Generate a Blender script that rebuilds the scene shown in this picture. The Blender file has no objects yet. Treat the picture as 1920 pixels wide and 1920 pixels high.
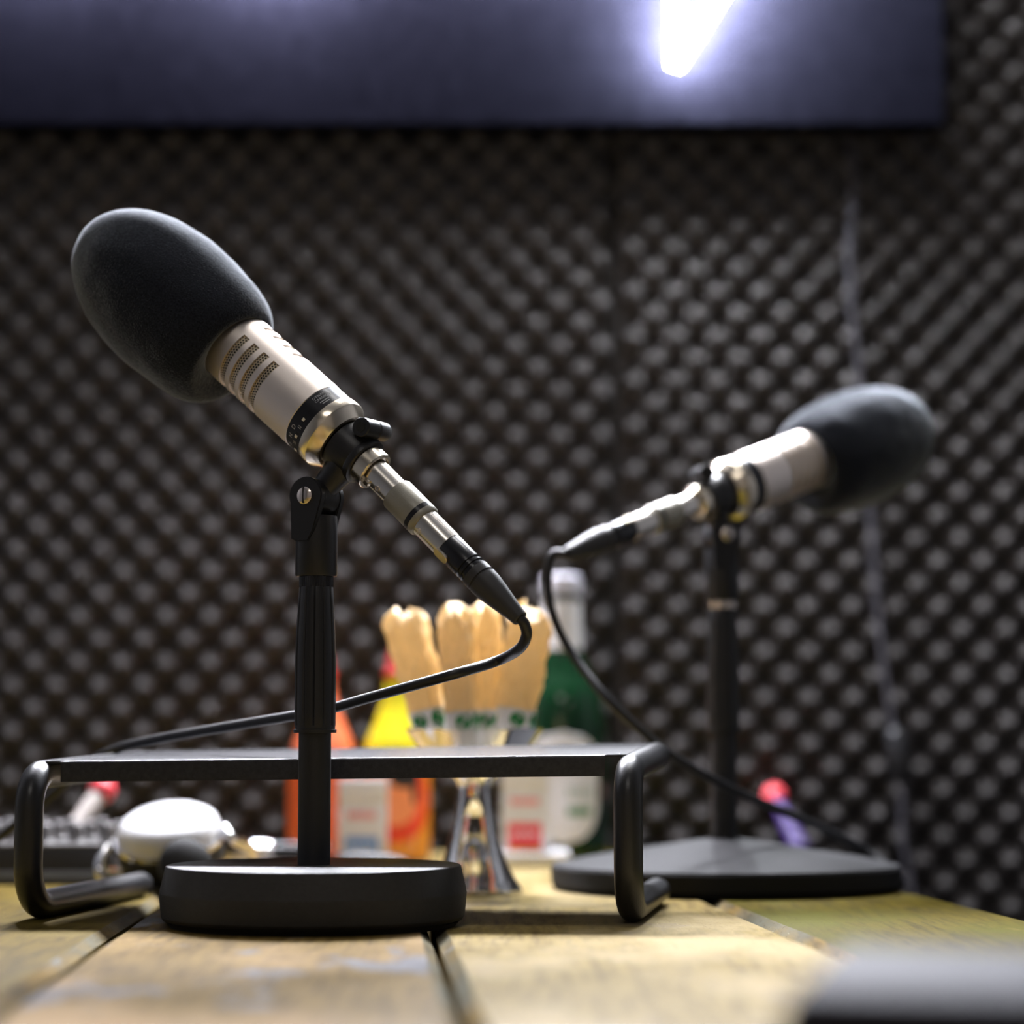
import bpy, bmesh, math, random
from mathutils import Vector, Matrix, noise

random.seed(7)
PI = math.pi
scene = bpy.context.scene
COL = scene.collection

# ------------------------------------------------------------------ camera
FPX, CAM_H = 4350.0, 0.1146
PITCH = math.atan((1390 - 960) / FPX)
cam_data = bpy.data.cameras.new('camera')
cam_data.sensor_fit = 'HORIZONTAL'
cam_data.sensor_width = 36.0
cam_data.lens = FPX * 36.0 / 1920.0
cam_data.clip_start = 0.02
cam_data.dof.use_dof = True
cam_data.dof.focus_distance = 1.455
cam_data.dof.aperture_fstop = 2.9
cam = bpy.data.objects.new('camera', cam_data)
cam.location = (0, 0, CAM_H)
cam.rotation_euler = (PI / 2 + PITCH, 0, 0)
COL.objects.link(cam)
scene.camera = cam


def ray(px, py):
    x, u = (px - 960) / FPX, (960 - py) / FPX
    return Vector((x, math.cos(PITCH) - u * math.sin(PITCH), math.sin(PITCH) + u * math.cos(PITCH)))


def W(px, py, d):
    """photo pixel + distance from the camera (world Y) -> world point"""
    r = ray(px, py)
    return Vector((0, 0, CAM_H)) + r * (d / r.y)


def T(px, py, z=0.0):
    """photo pixel -> point on the horizontal plane z"""
    r = ray(px, py)
    return Vector((0, 0, CAM_H)) + r * ((z - CAM_H) / r.z)


# ------------------------------------------------------------------ world, lights, exposure
world = bpy.data.worlds.new('world')
scene.world = world
world.use_nodes = True
world.node_tree.nodes['Background'].inputs[0].default_value = (0.55, 0.55, 0.62, 1)
world.node_tree.nodes['Background'].inputs[1].default_value = 0.02

scene.view_settings.view_transform = 'Standard'
scene.view_settings.look = 'None'
scene.view_settings.gamma = 1.0
scene.view_settings.use_curve_mapping = False
scene.view_settings.exposure = 0.0
scene.cycles.max_bounces = 8
scene.cycles.diffuse_bounces = 3
scene.cycles.glossy_bounces = 3
scene.cycles.transmission_bounces = 8


def area(name, loc, target, size, size_y, power, color):
    d = bpy.data.lights.new(name, 'AREA')
    d.shape = 'RECTANGLE'
    d.size, d.size_y, d.energy, d.color = size, size_y, power, color
    o = bpy.data.objects.new(name, d)
    o.location = loc
    o.rotation_euler = (Vector(target) - Vector(loc)).to_track_quat('-Z', 'Y').to_euler()
    COL.objects.link(o)
    return o


CEIL = 1.72
LAMP_A = (0.15, 1.75)      # ceiling lamp over the far half of the table
FILL_LAMP = (-0.15, -0.10)     # unseen fill lamp towards the camera, added to brighten front faces
area('ceiling_and_fill_light', (LAMP_A[0], LAMP_A[1], CEIL - 0.045), (LAMP_A[0], LAMP_A[1], 0), 0.55, 0.16, 3, (1.0, 0.95, 0.88))
area('ceiling_and_fill_light', (FILL_LAMP[0], FILL_LAMP[1], CEIL - 0.045), (FILL_LAMP[0], FILL_LAMP[1], 0), 0.55, 0.16, 3.5, (1.0, 0.94, 0.88))

# ------------------------------------------------------------------ material helpers
M = {}


def mat(name, color, rough=0.5, metal=0.0, bump=0.0, bscale=200.0, spec=0.5, var=0.0, vscale=8.0,
        coat=0.0, sheen=0.0, trans=0.0, ior=1.45, stretch=None):
    m = bpy.data.materials.new(name)
    m.use_nodes = True
    nt = m.node_tree
    b = nt.nodes['Principled BSDF']
    b.inputs['Base Color'].default_value = (*color, 1)
    b.inputs['Roughness'].default_value = rough
    b.inputs['Metallic'].default_value = metal
    b.inputs['Specular IOR Level'].default_value = spec
    b.inputs['IOR'].default_value = ior
    b.inputs['Coat Weight'].default_value = coat
    b.inputs['Coat Roughness'].default_value = 0.15
    b.inputs['Sheen Weight'].default_value = sheen
    b.inputs['Sheen Roughness'].default_value = 0.24
    b.inputs['Sheen Tint'].default_value = (0.85, 0.92, 1.0, 1)
    b.inputs['Transmission Weight'].default_value = trans
    tc = nt.nodes.new('ShaderNodeTexCoord')
    src = tc.outputs['Object']
    if stretch:
        mp = nt.nodes.new('ShaderNodeMapping')
        mp.inputs['Scale'].default_value = stretch
        nt.links.new(src, mp.inputs[0])
        src = mp.outputs[0]
    nz = nt.nodes.new('ShaderNodeTexNoise')
    nz.inputs['Scale'].default_value = vscale
    nz.inputs['Detail'].default_value = 5
    nt.links.new(src, nz.inputs['Vector'])
    v = max(var, 0.04)
    rp = nt.nodes.new('ShaderNodeValToRGB')
    rp.color_ramp.elements[0].position, rp.color_ramp.elements[1].position = 0.3, 0.7
    rp.color_ramp.elements[0].color = (*[c * (1 - v) for c in color], 1)
    rp.color_ramp.elements[1].color = (*[min(1, c * (1 + v)) for c in color], 1)
    nt.links.new(nz.outputs['Fac'], rp.inputs[0])
    nt.links.new(rp.outputs[0], b.inputs['Base Color'])
    if bump > 0:
        n2 = nt.nodes.new('ShaderNodeTexNoise')
        n2.inputs['Scale'].default_value = bscale
        n2.inputs['Detail'].default_value = 3
        nt.links.new(src, n2.inputs['Vector'])
        bp = nt.nodes.new('ShaderNodeBump')
        bp.inputs['Strength'].default_value = bump
        bp.inputs['Distance'].default_value = 0.001
        nt.links.new(n2.outputs['Fac'], bp.inputs['Height'])
        nt.links.new(bp.outputs[0], b.inputs['Normal'])
    M[name] = m
    return m


def emit(name, color, strength):
    m = bpy.data.materials.new(name)
    m.use_nodes = True
    b = m.node_tree.nodes['Principled BSDF']
    b.inputs['Base Color'].default_value = (0.8, 0.8, 0.8, 1)
    b.inputs['Emission Color'].default_value = (*color, 1)
    b.inputs['Emission Strength'].default_value = strength
    M[name] = m
    return m


mat('acoustic_foam', (0.074, 0.069, 0.068), 0.95, bump=0.15, bscale=500, spec=0.1, var=0.12)
mat('wall_paint', (0.05, 0.05, 0.052), 0.9, bump=0.1, bscale=60)
mat('wall_pale', (0.14, 0.125, 0.11), 0.9, bump=0.1, bscale=60)
mat('ceiling_paint', (0.06, 0.06, 0.06), 0.9, bump=0.1, bscale=60)
mat('floor_carpet', (0.05, 0.045, 0.04), 0.95, bump=0.5, bscale=400)
mat('sign_board', (0.0028, 0.0028, 0.0047), 0.95, spec=0.0, bump=0.6, bscale=260, var=0.25, vscale=60)
mat('windscreen_foam', (0.017, 0.019, 0.025), 0.95, bump=1.0, bscale=1100, spec=0.1, sheen=0.9, var=0.55, vscale=900)
mat('champagne', (0.88, 0.79, 0.72), 0.47, 1.0, bump=0.05, bscale=900)
mat('champagne_polished', (0.88, 0.78, 0.63), 0.22, 1.0)
mat('nickel', (0.82, 0.77, 0.70), 0.24, 1.0)
mat('olive_sleeve', (0.30, 0.285, 0.24), 0.42, 0.35, bump=0.1, bscale=900)
mat('black_plastic', (0.014, 0.014, 0.016), 0.38, bump=0.08, bscale=900)
mat('black_satin', (0.012, 0.012, 0.014), 0.5, bump=0.12, bscale=1200)
mat('black_gloss', (0.010, 0.010, 0.013), 0.26)
mat('black_rubber', (0.016, 0.016, 0.017), 0.6, bump=0.2, bscale=900)
mat('boot_rubber', (0.030, 0.029, 0.031), 0.5, bump=0.1, bscale=1200)
mat('cast_black', (0.016, 0.016, 0.017), 0.46, bump=0.5, bscale=1500, var=0.2, vscale=300)
mat('disc_black', (0.014, 0.014, 0.015), 0.7, bump=0.4, bscale=900, spec=0.2)
mat('tube_black', (0.016, 0.016, 0.018), 0.34, bump=0.12, bscale=700)
mat('shelf_black', (0.022, 0.022, 0.026), 0.26, bump=0.3, bscale=1400, var=0.25, vscale=300)
mat('cable_black', (0.014, 0.014, 0.016), 0.42)
mat('wall_cable_grey', (0.055, 0.052, 0.064), 0.6)
mat('band_black', (0.010, 0.010, 0.013), 0.28)
mat('print_grey', (0.55, 0.55, 0.56), 0.6)
mat('switch_ivory', (0.80, 0.74, 0.62), 0.5)
mat('screw_steel', (0.72, 0.64, 0.58), 0.25, 1.0)
mat('slot_dark', (0.01, 0.01, 0.01), 0.7)
mat('hot_orange', (0.85, 0.13, 0.02), 0.35, coat=0.4)
mat('amber_orange', (0.86, 0.30, 0.02), 0.35, coat=0.4)
mat('neck_salmon', (0.80, 0.17, 0.07), 0.35, coat=0.4)
mat('neck_yellow', (0.72, 0.62, 0.01), 0.35, coat=0.4)
mat('cap_red', (0.75, 0.04, 0.03), 0.4)
mat('label_red', (0.85, 0.06, 0.01), 0.5)
mat('label_skin', (0.95, 0.30, 0.10), 0.5)
mat('ink_black', (0.02, 0.015, 0.012), 0.6)
mat('green_glass', (0.002, 0.024, 0.007), 0.08, coat=0.3)
mat('paper_white', (0.80, 0.79, 0.80), 0.7, bump=0.1, bscale=300)
mat('cap_white', (0.75, 0.75, 0.85), 0.35)
mat('ink_green', (0.10, 0.25, 0.12), 0.6)
mat('ink_greygreen', (0.45, 0.52, 0.46), 0.6)
mat('ink_brightgreen', (0.03, 0.30, 0.08), 0.6)
mat('pack_white', (0.80, 0.80, 0.84), 0.4, coat=0.3)
mat('pack_red', (0.80, 0.04, 0.07), 0.45)
mat('pack_pink', (0.85, 0.30, 0.32), 0.5)
mat('pack_blue', (0.15, 0.33, 0.72), 0.45)
mat('pack_gold', (0.75, 0.45, 0.04), 0.45)
mat('kraft_paper', (0.84, 0.66, 0.38), 0.55, bump=0.6, bscale=90, var=0.12, vscale=40)
mat('sleeve_paper', (0.78, 0.78, 0.78), 0.6, var=0.08)
mat('clear_glass', (1, 1, 1), 0.01, trans=1.0, ior=1.47)
mat('headphone_white', (0.80, 0.80, 0.82), 0.30, coat=0.4)
mat('chrome', (0.80, 0.80, 0.83), 0.15, 1.0)
mat('ear_cushion', (0.012, 0.012, 0.012), 0.6, bump=0.3, bscale=400)
mat('mixer_black', (0.022, 0.022, 0.024), 0.45, bump=0.1)
mat('mixer_grey', (0.16, 0.17, 0.19), 0.5, bump=0.8, bscale=700)
mat('knob_grey', (0.20, 0.19, 0.19), 0.4)
mat('pen_grey', (0.45, 0.40, 0.37), 0.5)
mat('pen_red', (0.80, 0.07, 0.09), 0.35)
mat('pen_purple', (0.032, 0.010, 0.11), 0.5)
mat('case_dark', (0.017, 0.016, 0.024), 0.75, bump=0.2, bscale=300, spec=0.15)
mat('lamp_housing', (0.6, 0.6, 0.6), 0.5)
mat('table_frame', (0.05, 0.035, 0.02), 0.6)
emit('neon_white', (0.90, 0.94, 1.0), 1600.0)
emit('neon_lavender', (0.91, 0.91, 1.0), 1450.0)
emit('lamp_diffuser', (1.0, 0.95, 0.9), 6.0)


def grille_material():
    """perforated sheet: staggered dark holes on champagne metal, in UV millimetres"""
    m = mat('grille_mesh', (0.72, 0.60, 0.42), 0.35, 1.0)
    nt = m.node_tree
    b = nt.nodes['Principled BSDF']
    uv = nt.nodes.new('ShaderNodeUVMap')
    sp = nt.nodes.new('ShaderNodeSeparateXYZ')
    nt.links.new(uv.outputs[0], sp.inputs[0])

    def math_(op, a, c=None):
        n = nt.nodes.new('ShaderNodeMath')
        n.operation = op
        for i, v in enumerate((a, c)):
            if v is None:
                continue
            if isinstance(v, (int, float)):
                n.inputs[i].default_value = v
            else:
                nt.links.new(v, n.inputs[i])
        return n.outputs[0]
    A, B, R = 2.1, 1.75, 0.72
    vrow = math_('DIVIDE', sp.outputs[1], B)
    row = math_('FLOOR', vrow)
    par = math_('MULTIPLY', math_('FLOORED_MODULO', row, 2.0), 0.5)
    fu = math_('MULTIPLY', math_('SUBTRACT', math_('FRACT', math_('ADD', math_('DIVIDE', sp.outputs[0], A), par)), 0.5), A)
    fv = math_('MULTIPLY', math_('SUBTRACT', math_('FRACT', vrow), 0.5), B)
    dist = math_('SQRT', math_('ADD', math_('MULTIPLY', fu, fu), math_('MULTIPLY', fv, fv)))
    hole = math_('LESS_THAN', dist, R)
    mix = nt.nodes.new('ShaderNodeMix')
    mix.data_type = 'RGBA'
    nt.links.new(hole, mix.inputs['Factor'])
    mix.inputs['A'].default_value = (0.78, 0.66, 0.47, 1)
    mix.inputs['B'].default_value = (0.015, 0.012, 0.008, 1)
    nt.links.new(mix.outputs['Result'], b.inputs['Base Color'])
    nt.links.new(math_('SUBTRACT', 1.0, hole), b.inputs['Metallic'])
    bp = nt.nodes.new('ShaderNodeBump')
    bp.inputs['Distance'].default_value = 0.0006
    nt.links.new(math_('SUBTRACT', 1.0, hole), bp.inputs['Height'])
    nt.links.new(bp.outputs[0], b.inputs['Normal'])


grille_material()


def make_translucent(name, amount):
    nt = M[name].node_tree
    b = nt.nodes['Principled BSDF']
    tr = nt.nodes.new('ShaderNodeBsdfTranslucent')
    mx = nt.nodes.new('ShaderNodeMixShader')
    mx.inputs[0].default_value = amount
    src = b.inputs['Base Color'].links[0].from_socket
    nt.links.new(src, tr.inputs[0])
    nt.links.new(b.outputs[0], mx.inputs[1])
    nt.links.new(tr.outputs[0], mx.inputs[2])
    nt.links.new(mx.outputs[0], nt.nodes['Material Output'].inputs[0])


make_translucent('kraft_paper', 0.35)
make_translucent('sleeve_paper', 0.35)


def wood_material(name, base, dark, pale, patch, seed, patch_amt):
    """old painted plank: grain along Y, worn pale and grey-blue paint patches, varnish"""
    m = bpy.data.materials.new(name)
    m.use_nodes = True
    nt = m.node_tree
    b = nt.nodes['Principled BSDF']
    tc = nt.nodes.new('ShaderNodeTexCoord')

    def noise_(scale, detail, loc):
        mp = nt.nodes.new('ShaderNodeMapping')
        mp.inputs['Scale'].default_value = scale
        mp.inputs['Location'].default_value = loc
        nt.links.new(tc.outputs['Object'], mp.inputs[0])
        n = nt.nodes.new('ShaderNodeTexNoise')
        n.inputs['Scale'].default_value = 1.0
        n.inputs['Detail'].default_value = detail
        n.inputs['Roughness'].default_value = 0.6
        nt.links.new(mp.outputs[0], n.inputs['Vector'])
        return n.outputs['Fac']

    def ramp(fac, lo, hi, c0, c1):
        r = nt.nodes.new('ShaderNodeValToRGB')
        r.color_ramp.elements[0].position, r.color_ramp.elements[1].position = lo, hi
        r.color_ramp.elements[0].color, r.color_ramp.elements[1].color = (*c0, 1), (*c1, 1)
        nt.links.new(fac, r.inputs[0])
        return r.outputs[0]

    def mix(fac, a, c):
        n = nt.nodes.new('ShaderNodeMix')
        n.data_type = 'RGBA'
        nt.links.new(fac, n.inputs['Factor'])
        for s, v in (('A', a), ('B', c)):
            if isinstance(v, tuple):
                n.inputs[s].default_value = (*v, 1)
            else:
                nt.links.new(v, n.inputs[s])
        return n.outputs['Result']
    grain = noise_((170, 14, 60), 6, (seed, 0, 0))
    broad = noise_((9, 5, 9), 4, (0, seed, 0))
    blot = noise_((16, 7, 16), 5, (seed * 2, 3, 1))
    col = ramp(grain, 0.36, 0.62, dark, base)
    col = mix(ramp(broad, 0.45, 0.62, (0, 0, 0), (1, 1, 1)), col, pale)
    col = mix(ramp(grain, 0.55, 0.8, (0, 0, 0), (0.5, 0.5, 0.5)), col, dark)
    col = mix(ramp(blot, 0.60 - patch_amt, 0.66 - patch_amt, (0, 0, 0), (0.85, 0.85, 0.85)), col, patch)
    speck = noise_((420, 190, 300), 3, (seed, seed, 0))
    col = mix(ramp(speck, 0.60, 0.70, (0, 0, 0), (0.7, 0.7, 0.7)), col, dark)
    fleck = noise_((520, 90, 300), 2, (0, seed * 3, 2))
    col = mix(ramp(fleck, 0.68, 0.74, (0, 0, 0), (0.8, 0.8, 0.8)), col, tuple(min(1.0, c * 1.7) for c in pale))
    nt.links.new(col, b.inputs['Base Color'])
    b.inputs['Roughness'].default_value = 0.62
    b.inputs['Specular IOR Level'].default_value = 0.03
    b.inputs['Coat Weight'].default_value = 0.0
    b.inputs['Coat Roughness'].default_value = 0.28
    bp = nt.nodes.new('ShaderNodeBump')
    bp.inputs['Strength'].default_value = 0.4
    bp.inputs['Distance'].default_value = 0.0006
    nt.links.new(grain, bp.inputs['Height'])
    nt.links.new(bp.outputs[0], b.inputs['Normal'])
    M[name] = m
    return m


wood_material('plank_tan', (0.165, 0.108, 0.030), (0.075, 0.048, 0.012), (0.25, 0.165, 0.075), (0.125, 0.13, 0.15), 1.3, 0.05)
wood_material('plank_ochre', (0.20, 0.145, 0.045), (0.10, 0.070, 0.02), (0.27, 0.21, 0.105), (0.23, 0.18, 0.11), 4.1, 0.0)
wood_material('plank_olive', (0.078, 0.060, 0.0045), (0.036, 0.026, 0.002), (0.062, 0.058, 0.0045), (0.11, 0.08, 0.018), 7.7, -0.03)
wood_material('plank_brown', (0.105, 0.072, 0.012), (0.040, 0.028, 0.006), (0.13, 0.095, 0.022), (0.085, 0.082, 0.06), 9.2, 0.0)

wood_material('worn_edge', (0.20, 0.13, 0.035), (0.05, 0.036, 0.015), (0.11, 0.105, 0.075), (0.15, 0.155, 0.15), 2.9, 0.0)


# ------------------------------------------------------------------ mesh helpers
def link(o, parent=None):
    COL.objects.link(o)
    if parent is not None:
        o.parent = parent
    return o


def mesh_obj(name, verts, faces, material, parent=None, smooth=True, angle=35, uvs=None):
    me = bpy.data.meshes.new(name)
    me.from_pydata([tuple(v) for v in verts], [], faces)
    if uvs:
        lay = me.uv_layers.new(name='UVMap')
        for lp in me.loops:
            lay.data[lp.index].uv = uvs[lp.vertex_index]
    me.validate()
    me.materials.append(M[material])
    if smooth:
        me.polygons.foreach_set('use_smooth', [True] * len(me.polygons))
        me.set_sharp_from_angle(angle=math.radians(angle))
    me.update()
    return link(bpy.data.objects.new(name, me), parent)


class G:
    """collects geometry for one mesh object"""

    def __init__(self):
        self.v, self.f = [], []

    def add(self, verts, faces):
        o = len(self.v)
        self.v += [Vector(v) for v in verts]
        self.f += [tuple(i + o for i in f) for f in faces]
        return self

    def xf(self, mtx):
        self.v = [mtx @ v for v in self.v]
        return self

    def obj(self, name, material, parent=None, smooth=True, angle=35):
        return mesh_obj(name, self.v, self.f, material, parent, smooth, angle)


def frame(origin, xdir, hint=Vector((0, 0, 1))):
    """matrix whose local X is xdir"""
    x = Vector(xdir).normalized()
    y = hint - hint.dot(x) * x
    y.normalize()
    z = x.cross(y)
    m = Matrix((x, y, z)).transposed().to_4x4()
    m.translation = Vector(origin)
    return m


def lathe(profile, seg=48, closed=False):
    """revolve (x, r) about local X"""
    v, f = [], []
    n = len(profile)
    for x, r in profile:
        for k in range(seg):
            a = 2 * PI * k / seg
            v.append((x, max(r, 1e-5) * math.cos(a), max(r, 1e-5) * math.sin(a)))
    for i in range(n if closed else n - 1):
        j = (i + 1) % n
        for k in range(seg):
            k2 = (k + 1) % seg
            f.append((i * seg + k, j * seg + k, j * seg + k2, i * seg + k2))
    if not closed:
        f.append(tuple(range(seg)))
        f.append(tuple((n - 1) * seg + k for k in reversed(range(seg))))
    return G().add(v, f)


UPX = frame((0, 0, 0), (0, 0, 1), Vector((0, -1, 0)))   # lathe axis X -> world Z


def vlathe(profile, seg=48, closed=False):
    """revolve (z, r) about Z"""
    return lathe(profile, seg, closed).xf(UPX)


def catmull(pts, per=8):
    pts = [Vector(p) for p in pts]
    ext = [2 * pts[0] - pts[1]] + pts + [2 * pts[-1] - pts[-2]]
    out = []
    for i in range(1, len(ext) - 2):
        p0, p1, p2, p3 = ext[i - 1:i + 3]
        for k in range(per):
            t = k / per
            out.append(0.5 * ((2 * p1) + (p2 - p0) * t + (2 * p0 - 5 * p1 + 4 * p2 - p3) * t * t + (3 * p1 - p0 - 3 * p2 + p3) * t ** 3))
    out.append(pts[-1])
    return out


def tube(points, r, seg=14, radii=None):
    pts = [Vector(p) for p in points]
    v, f = [], []
    t = (pts[1] - pts[0]).normalized()
    n = t.orthogonal().normalized()
    for i, p in enumerate(pts):
        if i == 0:
            t2 = (pts[1] - pts[0]).normalized()
        elif i == len(pts) - 1:
            t2 = (pts[-1] - pts[-2]).normalized()
        else:
            t2 = (pts[i + 1] - pts[i - 1]).normalized()
        n = (n - n.dot(t2) * t2).normalized()
        b = t2.cross(n)
        rr = radii[i] if radii else r
        for k in range(seg):
            a = 2 * PI * k / seg
            v.append(p + (n * math.cos(a) + b * math.sin(a)) * rr)
    for i in range(len(pts) - 1):
        for k in range(seg):
            k2 = (k + 1) % seg
            f.append((i * seg + k, i * seg + k2, (i + 1) * seg + k2, (i + 1) * seg + k))
    f.append(tuple(reversed(range(seg))))
    f.append(tuple((len(pts) - 1) * seg + k for k in range(seg)))
    return G().add(v, f)


def box(x0, x1, y0, y1, z0, z1, bevel=0.0, seg=2):
    bm = bmesh.new()
    bmesh.ops.create_cube(bm, size=1.0)
    for v in bm.verts:
        v.co = Vector(((x0 + x1) / 2 + v.co.x * (x1 - x0), (y0 + y1) / 2 + v.co.y * (y1 - y0), (z0 + z1) / 2 + v.co.z * (z1 - z0)))
    if bevel > 0:
        bmesh.ops.bevel(bm, geom=list(bm.edges), offset=bevel, segments=seg, affect='EDGES', profile=0.5)
    bm.verts.index_update()
    g = G().add([v.co.copy() for v in bm.verts], [tuple(v.index for v in f.verts) for f in bm.faces])
    bm.free()
    return g


def prism(outline, y0, y1, bevel=0.0):
    """extrude an (x, z) outline from y0 to y1"""
    bm = bmesh.new()
    a = [bm.verts.new((x, y0, z)) for x, z in outline]
    face = bm.faces.new(a)
    r = bmesh.ops.extrude_face_region(bm, geom=[face])
    bmesh.ops.translate(bm, vec=(0, y1 - y0, 0), verts=[e for e in r['geom'] if isinstance(e, bmesh.types.BMVert)])
    bmesh.ops.recalc_face_normals(bm, faces=bm.faces)
    if bevel:
        es = [e for e in bm.edges if abs(e.verts[0].co.y - e.verts[1].co.y) < 1e-7]
        bmesh.ops.bevel(bm, geom=es, offset=bevel, segments=2, affect='EDGES')
    bm.verts.index_update()
    g = G().add([v.co.copy() for v in bm.verts], [tuple(v.index for v in f.verts) for f in bm.faces])
    bm.free()
    return g


def round_rect(x0, x1, z0, z1, r, n=6):
    out = []
    for cx, cz, a0 in ((x1 - r, z1 - r, 0), (x0 + r, z1 - r, 90), (x0 + r, z0 + r, 180), (x1 - r, z0 + r, 270)):
        for k in range(n + 1):
            a = math.radians(a0 + 90 * k / n)
            out.append((cx + r * math.cos(a), cz + r * math.sin(a)))
    return out


def thing(name, label, cat, loc=(0, 0, 0), group=None, mtx=None):
    o = bpy.data.objects.new(name, None)
    o.empty_display_size = 0.02
    link(o)
    if mtx is not None:
        o.matrix_world = mtx
    else:
        o.location = loc
    return tag(o, label, cat, group)


def tag(o, label, cat, group=None):
    o['label'] = label
    o['category'] = cat
    if group:
        o['group'] = group
    return o


def struct(o, label=None):
    o['kind'] = 'structure'
    if label:
        o['label'] = label
    return o


def text_geo(body, size, extrude=0.0, spacing=1.0):
    cu = bpy.data.curves.new('text', 'FONT')
    cu.body, cu.size, cu.extrude = body, size, extrude
    cu.align_x, cu.align_y = 'CENTER', 'CENTER'
    cu.space_character = spacing
    cu.resolution_u = 3
    o = bpy.data.objects.new('text', cu)
    COL.objects.link(o)
    dg = bpy.context.evaluated_depsgraph_get()
    me = bpy.data.meshes.new_from_object(o.evaluated_get(dg))
    g = G().add([v.co.copy() for v in me.vertices], [tuple(p.vertices) for p in me.polygons])
    bpy.data.objects.remove(o)
    bpy.data.curves.remove(cu)
    bpy.data.meshes.remove(me)
    return g


# ------------------------------------------------------------------ the room
WALL_Y = 2.47
wb = struct(box(-1.62, 1.62, WALL_Y + 0.03, WALL_Y + 0.10, -0.75, CEIL).obj('wall_back', 'wall_paint', smooth=False),
            'dark wall clad in black egg-crate acoustic foam')
struct(box(-1.70, -1.62, -1.3, WALL_Y + 0.10, -0.75, CEIL).obj('wall_left', 'wall_paint', smooth=False))
struct(box(1.62, 1.70, -1.3, WALL_Y + 0.10, -0.75, CEIL).obj('wall_right', 'wall_paint', smooth=False))
struct(box(-1.70, 1.70, -1.38, -1.3, -0.75, CEIL).obj('wall_front', 'wall_pale', smooth=False))
struct(box(-1.70, 1.70, -1.38, WALL_Y + 0.10, -0.80, -0.75).obj('floor', 'floor_carpet', smooth=False))
struct(box(-1.70, 1.70, -1.38, WALL_Y + 0.10, CEIL, CEIL + 0.05).obj('ceiling', 'ceiling_paint', smooth=False))

FP, FQ, FA = 0.0465, 0.0484, 0.0175     # egg-crate pitch across, up, and half relief


def foam_panel(x0, x1, z0, z1, peak):
    nx = int(round((x1 - x0) / FP * 8))
    nz = int(round((z1 - z0) / FQ * 8))
    v, f = [], []
    for j in range(nz + 1):
        z = z0 + (z1 - z0) * j / nz
        for i in range(nx + 1):
            x = x0 + (x1 - x0) * i / nx
            c = math.cos(2 * PI * (x - peak.x) / FP) * math.cos(2 * PI * (z - peak.z) / FQ)
            c = (c - 0.10 * (1 - c * c))
            e = min(x - x0, x1 - x, 0.012) / 0.012          # sheet edge rounds back into the seam
            v.append((x, WALL_Y - FA * c * (0.55 + 0.45 * e) + 0.018 * (1 - e), z))
    for j in range(nz):
        for i in range(nx):
            a = j * (nx + 1) + i
            f.append((a, a + 1, a + nx + 2, a + nx + 1))
    return mesh_obj('foam_panel', v, f, 'acoustic_foam', wb, angle=180)


seam = W(1152, 800, WALL_Y).x
pk_l, pk_r = W(110.7, 1035.7, WALL_Y), W(1433, 1058, WALL_Y)
foam_panel(seam - 1.0, seam - 0.0025, -0.45, CEIL, pk_l)
foam_panel(seam + 0.0025, seam + 1.0, -0.45, CEIL, pk_r)

# ceiling lamp and the added fill lamp, both out of frame
for i, (lx, ly) in enumerate((LAMP_A, FILL_LAMP)):
    t = thing('ceiling_and_fill_lamp', ('slim rectangular ceiling lamp above the far half of the table',
                               'added slim rectangular fill lamp above the near end of the table')[i], 'lamp', (lx, ly, CEIL - 0.04))
    box(-0.30, 0.30, -0.10, 0.10, 0.012, 0.04, 0.004).obj('housing', 'lamp_housing', t)
    box(-0.28, 0.28, -0.085, 0.085, 0.004, 0.012, 0.002).obj('diffuser', 'lamp_diffuser', t)

# ------------------------------------------------------------------ table of planks
table = thing('table', 'old plank table with worn olive and tan varnish', 'table', (0, 0, -0.75))
TH = 0.75


def gap_line(a, b):
    p, q = T(*a), T(*b)
    s = (q.x - p.x) / (q.y - p.y)
    return lambda y: p.x + s * (y - p.y)


g_left = gap_line((266, 1709), (169, 1774))
g_mid = gap_line((821, 1769), (875, 1920))
g_right = gap_line((1365, 1702), (1768, 1867))
g_edge = gap_line((1687, 1667), (1913, 1721))
lines = [lambda y: g_left(y) - 0.40, lambda y: g_left(y) - 0.20, g_left, g_mid, g_right, g_edge]
Y0, Y1 = 0.30, 2.43
for i, mname in enumerate(('plank_brown', 'plank_brown', 'plank_tan', 'plank_ochre', 'plank_olive')):
    la, lb = lines[i], lines[i + 1]
    v, f = [], []
    gp, ch, dp = 0.0022, 0.0065, 0.0050
    gr = gp if i < 4 else 0.0
    NY = 40
    for k in range(NY + 1):
        y = Y0 + (Y1 - Y0) * k / NY
        w0 = 0.0012 * noise.noise(Vector((y * 9, i * 3.1, 0)))
        w1 = 0.0012 * noise.noise(Vector((y * 9, i * 3.1 + 1.5, 4)))
        xa, xb = la(y) + gp + w0, lb(y) - gr + w1
        for x, z in ((xa, -0.028), (xa, -dp), (xa + ch, 0), (xb - ch, 0), (xb, -dp), (xb, -0.028)):
            v.append((x, y, z + TH))
    for k in range(NY):
        for c in range(6):
            c2 = (c + 1) % 6
            f.append((k * 6 + c, k * 6 + c2, (k + 1) * 6 + c2, (k + 1) * 6 + c))
    f.append(tuple(reversed(range(6))))
    f.append(tuple(NY * 6 + c for c in range(6)))
    pl = mesh_obj('plank', v, f, mname, table, angle=20)
    pl.data.materials.append(M['worn_edge'])
    for q in pl.data.polygons:          # bare, paint-stained chamfers along the joints
        if q.index < NY * 6 and q.index % 6 in (1, 3):
            q.material_index = 1
box(-0.62, 0.28, 0.38, 0.42, TH - 0.10, TH - 0.028).obj('apron', 'table_frame', table, smooth=False)
box(-0.62, 0.22, 2.34, 2.38, TH - 0.10, TH - 0.028).obj('apron', 'table_frame', table, smooth=False)
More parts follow.
